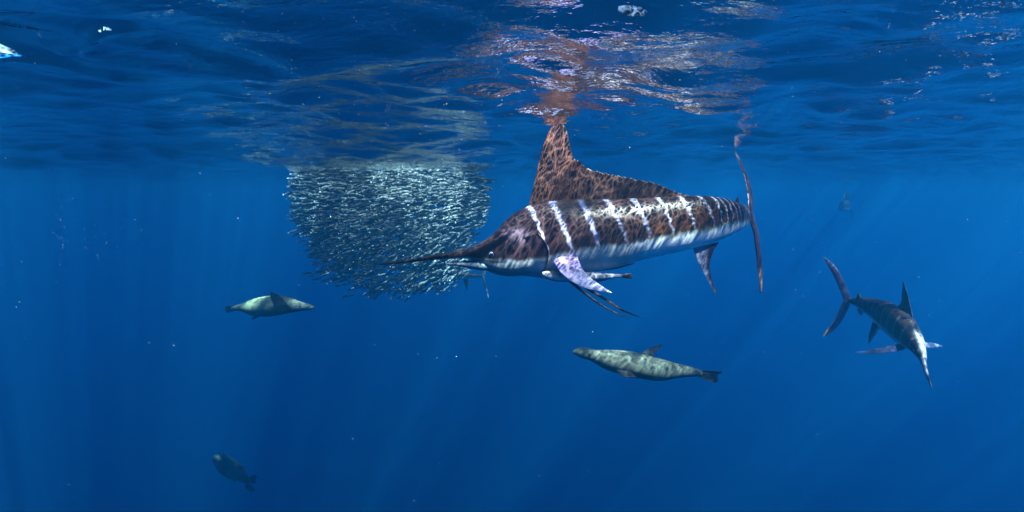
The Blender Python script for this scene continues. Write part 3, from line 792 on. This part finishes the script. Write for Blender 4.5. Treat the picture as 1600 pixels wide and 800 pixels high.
def sea_lion_left():
    D = 8.6
    O = P(425, 478, D)
    root = thing("sea_lion", O, "pale headed sea lion swimming right below the bait ball, dark flipper across its shoulder", "sea lion", "sea lions")
    q = [(490.5, 480.8, D - .3, 1.6, 2), (486, 480.3, D - .28, 3.6, 3.6), (479, 479.2, D - .25, 5.0, 5), (469, 478.7, D - .2, 7.4, 7), (457, 477.5, D - .1, 11, 10), (442, 476.5, D, 14.6, 13), (424, 478, D + .05, 16.4, 14.5),
         (406, 479.8, D + .1, 15.4, 13.5), (392, 480.8, D + .15, 12.2, 11), (380, 480.6, D + .2, 7, 7), (370, 481, D + .25, 4.5, 5), (364, 481.5, D + .3, 3, 4)]
    L2 = Loft([(i / 11, a, b, d, h * D / 800, w * D / 800) for i, (a, b, d, h, w) in enumerate(q)], (0, -0.1, 1), n=140, m=48)
    def c(S, H, W, V):
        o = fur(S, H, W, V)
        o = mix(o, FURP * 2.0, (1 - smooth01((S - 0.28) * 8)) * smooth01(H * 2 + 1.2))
        return mix(o, FURP * [2.2, 2.5, 1.9], np.exp(-((S - 0.68) / 0.11) ** 2) * smooth01(H * 2.5 + 0.4))  # sunlit patch on the hind back, painted into the fur colour
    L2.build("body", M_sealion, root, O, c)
    blade("fore_flipper", [P(456, 484, D - .30), P(446, 472, D - .38), P(434, 460, D - .40), P(422, 455.5, D - .36)], [P(432, 491, D - .30), P(429, 480, D - .36), P(424, 468, D - .38), P(421.5, 457, D - .36)], 0.03, M_sealion, root, O, n=30, m=12, colfn=flipc)
    blade("fore_flipper", [P(418, 490, D), P(408, 494, D + .1), P(396, 499, D + .15)], [P(404, 488, D), P(398, 493, D + .1), P(393, 498, D + .15)], 0.03, M_sealion, root, O, n=20, m=8, colfn=flipc)
    for i in range(2):
        tips = np.array([P(a, b + 3 * i, D + .5) for a, b in [(353, 478), (351.5, 480), (354, 482), (351, 484), (356, 485.5)]])
        hind_flipper(root, O, P(372, 478 + 2 * i, D + .25), P(374, 483 + 2 * i, D + .3), tips)
    for side in (1, -1):
        ball("eye", L2.at(0.13, 0.2, side, 0.98), 0.013, M_dark, root, O, axis=(0, side, 0), n=6, m=10)
        e = L2.at(0.22, 0.35, side, 1.0)
        tube("ear", [e, e + [-0.02, 0.01 * side, 0.004], e + [-0.04, 0.012 * side, -0.004]], [.008, .007, .001], M_sealion, root, O, n=8, m=8, colfn=flipc)
    ball("nose", P(490.5, 480.5, D - .33), 0.014, M_dark, root, O, n=6, m=10)
sea_lion_left()

def sea_lion_deep():
    D = 11.5
    O = P(362, 735, D)
    root = thing("sea_lion", O, "dim dark sea lion deep at bottom left, facing the viewer", "sea lion", "sea lions")
    q = [(337.5, 717.5, D - .9, 2.2, 2.4), (338.5, 717, D - .85, 5, 5), (341, 716.5, D - .74, 7.8, 7.6), (344, 718, D - .6, 9.0, 8.8), (349, 723, D - .4, 11.5, 11), (355, 728, D - .15, 13, 12.5), (362, 733, D + .1, 13.2, 12.5), (370, 739, D + .4, 11, 10), (378, 745, D + .65, 7.5, 7.5), (384, 750, D + .85, 5.5, 6), (388, 753, D + 1, 3, 4)]
    L2 = Loft([(i / 10, a, b, d, h * D / 800, w * D / 800) for i, (a, b, d, h, w) in enumerate(q)], (0.5, -0.2, 1), n=100, m=40)
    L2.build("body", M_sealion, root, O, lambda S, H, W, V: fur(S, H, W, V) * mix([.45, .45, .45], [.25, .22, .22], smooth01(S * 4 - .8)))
    hind_flipper(root, O, P(383, 748, D + .8), P(387, 753, D + .8), np.array([P(a, b, D + 1.3) for a, b in [(398, 741), (401, 745), (399, 750), (400, 754), (396, 756)]]), 0.03)
    hind_flipper(root, O, P(379, 750, D + .7), P(385, 754, D + .8), np.array([P(a, b, D + 1.2) for a, b in [(397, 762), (398, 766), (393, 768), (388, 766), (382, 760)]]), 0.03)
    blade("fore_flipper", [P(352, 735, D - .4), P(356, 745, D - .5), P(366, 753, D - .5)], [P(364, 742, D - .4), P(366, 749, D - .5), P(369, 753, D - .5)], 0.03, M_sealion, root, O, n=20, m=8, colfn=flipc)
    blade("fore_flipper", [P(358, 722, D), P(372, 726, D), P(388, 733, D + .1)], [P(364, 731, D), P(376, 733, D), P(389, 735, D + .1)], 0.03, M_sealion, root, O, n=20, m=8, colfn=flipc)
    for side in (1, -1):
        ball("eye", L2.at(0.19, 0.35, side, 0.97), 0.018, M_dark, root, O, axis=(side * .5, -1, 0), n=6, m=10)
    ball("nose", P(337.5, 717, D - .92), 0.022, M_dark, root, O, n=6, m=10)
sea_lion_deep()

# ------------------------------------------------------------------ bait ball
def sardine_template(L=0.19):
    """one little fish along +x, centred; returns verts, faces, colours"""
    prof = [(-0.5, .010, .006), (-0.42, .045, .03), (-0.28, .085, .052), (-0.05, .10, .06), (0.18, .075, .042), (0.34, .035, .02), (0.40, .025, .012)]
    m = 6
    V, F, C = [], [], []
    for (x, h, w) in prof:
        for j in range(m):
            th = 2 * math.pi * (j + 0.5) / m
            V.append((-x, w * math.sin(th), h * math.cos(th)))
            z = math.cos(th)
            C.append((0.13, 0.15, 0.15) if z > 0.55 else ((0.14, 0.155, 0.155) if z > -0.6 else (0.20, 0.21, 0.205)))
    F += tube_faces(len(prof), m)
    b = len(V)
    V += [(-0.38, 0, .02), (-0.38, 0, -.02), (-0.52, 0.004, .085), (-0.47, -0.004, 0), (-0.52, 0.004, -.085)]
    C += [(0.3, 0.38, 0.4)] * 5
    F += [(b, b + 2, b + 3, b + 1), (b + 1, b + 3, b + 4)]
    b = len(V)
    V += [(0.06, 0, .095), (-0.06, 0, .09), (-0.03, 0.002, .15)]; C += [(0.2, 0.26, 0.28)] * 3; F += [(b, b + 1, b + 2)]
    return np.array(V) * L, F, np.array(C)

SV, SF, SC = sardine_template()
poly = [(462, 258), (500, 246), (600, 246), (655, 252), (710, 258), (768, 276), (762, 300), (760, 330), (753, 350), (738, 372), (724, 392), (738, 412), (715, 428), (704, 446), (690, 456), (640, 462), (600, 470), (565, 466), (540, 446), (500, 428), (486, 405), (482, 385), (466, 352), (456, 322), (454, 290)]
PX = np.array([p[0] for p in poly], float); PY = np.array([p[1] for p in poly], float)
def inside(x, y):
    c = np.zeros(x.shape, bool); j = len(PX) - 1
    for i in range(len(PX)):
        cond = ((PY[i] > y) != (PY[j] > y)) & (x < (PX[j] - PX[i]) * (y - PY[i]) / (PY[j] - PY[i] + 1e-9) + PX[i])
        c ^= cond; j = i
    return c
def edge_dist(x, y):
    d = np.full(x.shape, 1e9); j = len(PX) - 1
    for i in range(len(PX)):
        ax, ay, bx_, by_ = PX[j], PY[j], PX[i], PY[i]
        t = np.clip(((x - ax) * (bx_ - ax) + (y - ay) * (by_ - ay)) / ((bx_ - ax) ** 2 + (by_ - ay) ** 2), 0, 1)
        d = np.minimum(d, np.hypot(x - ax - t * (bx_ - ax), y - ay - t * (by_ - ay))); j = i
    return d
def bait_ball(total=5600):
    X = rng.uniform(448, 775, 60000); Y = rng.uniform(236, 474, 60000)
    # ragged outline
    jx, jy = rng.normal(0, 1, 60000) * (3 + 9 * (Y > 360) * rng.random(60000)), rng.normal(0, 1, 60000) * (3 + 11 * (Y > 380) * rng.random(60000))
    ok = inside(X + jx, Y + jy)
    X, Y = X[ok], Y[ok]
    ed = edge_dist(X, Y)
    # sparser towards the bottom
    keep = rng.random(len(X)) < np.clip(1.05 - (Y - 360) / 110 * 0.72, 0.25, 1) * (0.6 + 0.4 * np.clip(ed / 25, 0, 1))
    X, Y, ed = X[keep], Y[keep], ed[keep]
    X, Y, ed = X[:total], Y[:total], ed[:total]
    half = 0.15 + 1.25 * np.sqrt(np.clip(ed / 95, 0, 1))
    D = 9.0 + rng.uniform(-1, 1, len(X)) * half
    pts, mats = [], []
    for x, y, d in zip(X, Y, D):
        p = P(x, y, d)
        if p[2] > -0.02: p[2] = -0.02 - 0.25 * rng.random()
        slope = np.clip((y - 270) / 160, 0, 1) * 0.55 * np.clip((x - 440) / 200, 0.15, 1)
        a = slope + rng.normal(0, 0.16)
        yaw = rng.normal(0.0, 0.35) + (0.3 if x > 690 else 0)
        f = unit(np.array([math.cos(a) * math.cos(yaw), math.sin(yaw), math.sin(a)]))
        if rng.random() < 0.06: f = unit(f * [-1, 1, 1])
        u = unit(np.array([0, rng.normal(0.05, 0.30), 1.0])); s = unit(np.cross(u, f)); u = np.cross(f, s)
        sc = rng.uniform(0.75, 1.2)
        pts.append(p); mats.append((f, s, u, sc))
    order = sorted(range(len(pts)), key=lambda i: -(mats[i][3] / D[i]) + 0.0)
    near = sorted(order, key=lambda i: D[i])[:300]
    nearset = set(near)
    me = bpy.data.meshes.new("sardine")
    me.from_pydata(SV.tolist(), [], SF)
    me.polygons.foreach_set("use_smooth", [True] * len(me.polygons))
    at = me.color_attributes.new("Col", 'FLOAT_COLOR', 'POINT')
    c = np.ones((len(SV), 4)); c[:, :3] = SC; at.data.foreach_set("color", c.ravel())
    me.materials.append(M_sardine)
    for i in near:
        f, s, u, sc = mats[i]
        o = bpy.data.objects.new("sardine", me)
        M = mathutils.Matrix([[f[0] * sc, s[0] * sc, u[0] * sc, pts[i][0]], [f[1] * sc, s[1] * sc, u[1] * sc, pts[i][1]], [f[2] * sc, s[2] * sc, u[2] * sc, pts[i][2]], [0, 0, 0, 1]])
        o.matrix_world = M
        col.objects.link(o)
        pv_ = (np.array(pts[i]) - CAM); dd = pv_[1] * math.cos(PITCH) - pv_[2] * math.sin(PITCH)
        qx = 800 + 800 * pv_[0] / dd; qy = 400 - 800 * (pv_[1] * math.sin(PITCH) + pv_[2] * math.cos(PITCH)) / dd
        hx = "left" if qx < 555 else ("middle" if qx < 660 else "right")
        hy = "close under the surface" if qy < 310 else ("half way down" if qy < 380 else "low underside")
        o["label"] = f"silver sardine, near side of the bait ball, {hx} part, {hy}"
        o["category"] = "sardine"
        o["group"] = "sardines of the bait ball"
    Vs, Fs, Cs, b = [], [], [], 0
    for i in range(len(pts)):
        if i in nearset: continue
        f, s, u, sc = mats[i]
        R = np.stack([f, s, u], 1) * sc
        Vs.append(SV @ R.T + pts[i]); Fs += [tuple(k + b for k in q) for q in SF]; b += len(SV); Cs.append(SC)
    o = mesh_obj("sardine_school", np.vstack(Vs), Fs, M_sardine, cols=np.vstack(Cs))
    o["kind"] = "stuff"; o["label"] = "dense mass of small silver sardines packed under the surface"; o["category"] = "school of fish"
bait_ball()

# ------------------------------------------------------------------ specks drifting in the water, bubbles
def specks():
    V, F = [], []
    oc = np.array([(1, 0, 0), (-1, 0, 0), (0, 1, 0), (0, -1, 0), (0, 0, 1), (0, 0, -1)], float)
    of = [(0, 2, 4), (2, 1, 4), (1, 3, 4), (3, 0, 4), (2, 0, 5), (1, 2, 5), (3, 1, 5), (0, 3, 5)]
    spots = []
    for i in range(230):
        spots.append((rng.uniform(-20, 1620), rng.uniform(-10, 560) if rng.random() < 0.8 else rng.uniform(300, 820), rng.uniform(0.9, 6.0), rng.uniform(.2, .6)))
    for i in range(26): spots.append((rng.normal(95, 7), 300 + 130 * rng.random(), 3.0, rng.uniform(.2, .5)))
    for i in range(22): spots.append((rng.normal(150, 22), rng.normal(385, 28), 3.2, rng.uniform(.2, .5)))
    for i in range(120): spots.append((rng.uniform(380, 790), rng.uniform(20, 250), 2.6, rng.uniform(.3, .7)))
    for (x, y, d, r) in spots:
        p = P(x, y, d)
        if p[2] > -0.03:
            d2 = d * (0.355) / (p[2] + 0.385) if p[2] > -0.385 else d
            p = P(x, y, d2); r = r * 1.0; d = d2
        b = len(V)
        rad = r * d / 800
        q = oc * rad * rng.uniform(0.6, 1.5, 3)
        V += list(q + p); F += [tuple(k + b for k in f) for f in of]
    o = mesh_obj("drifting_particles", np.array(V), F, M_speck)
    o["kind"] = "stuff"; o["label"] = "tiny pale specks and bubbles drifting through the blue water"; o["category"] = "particles"
specks()
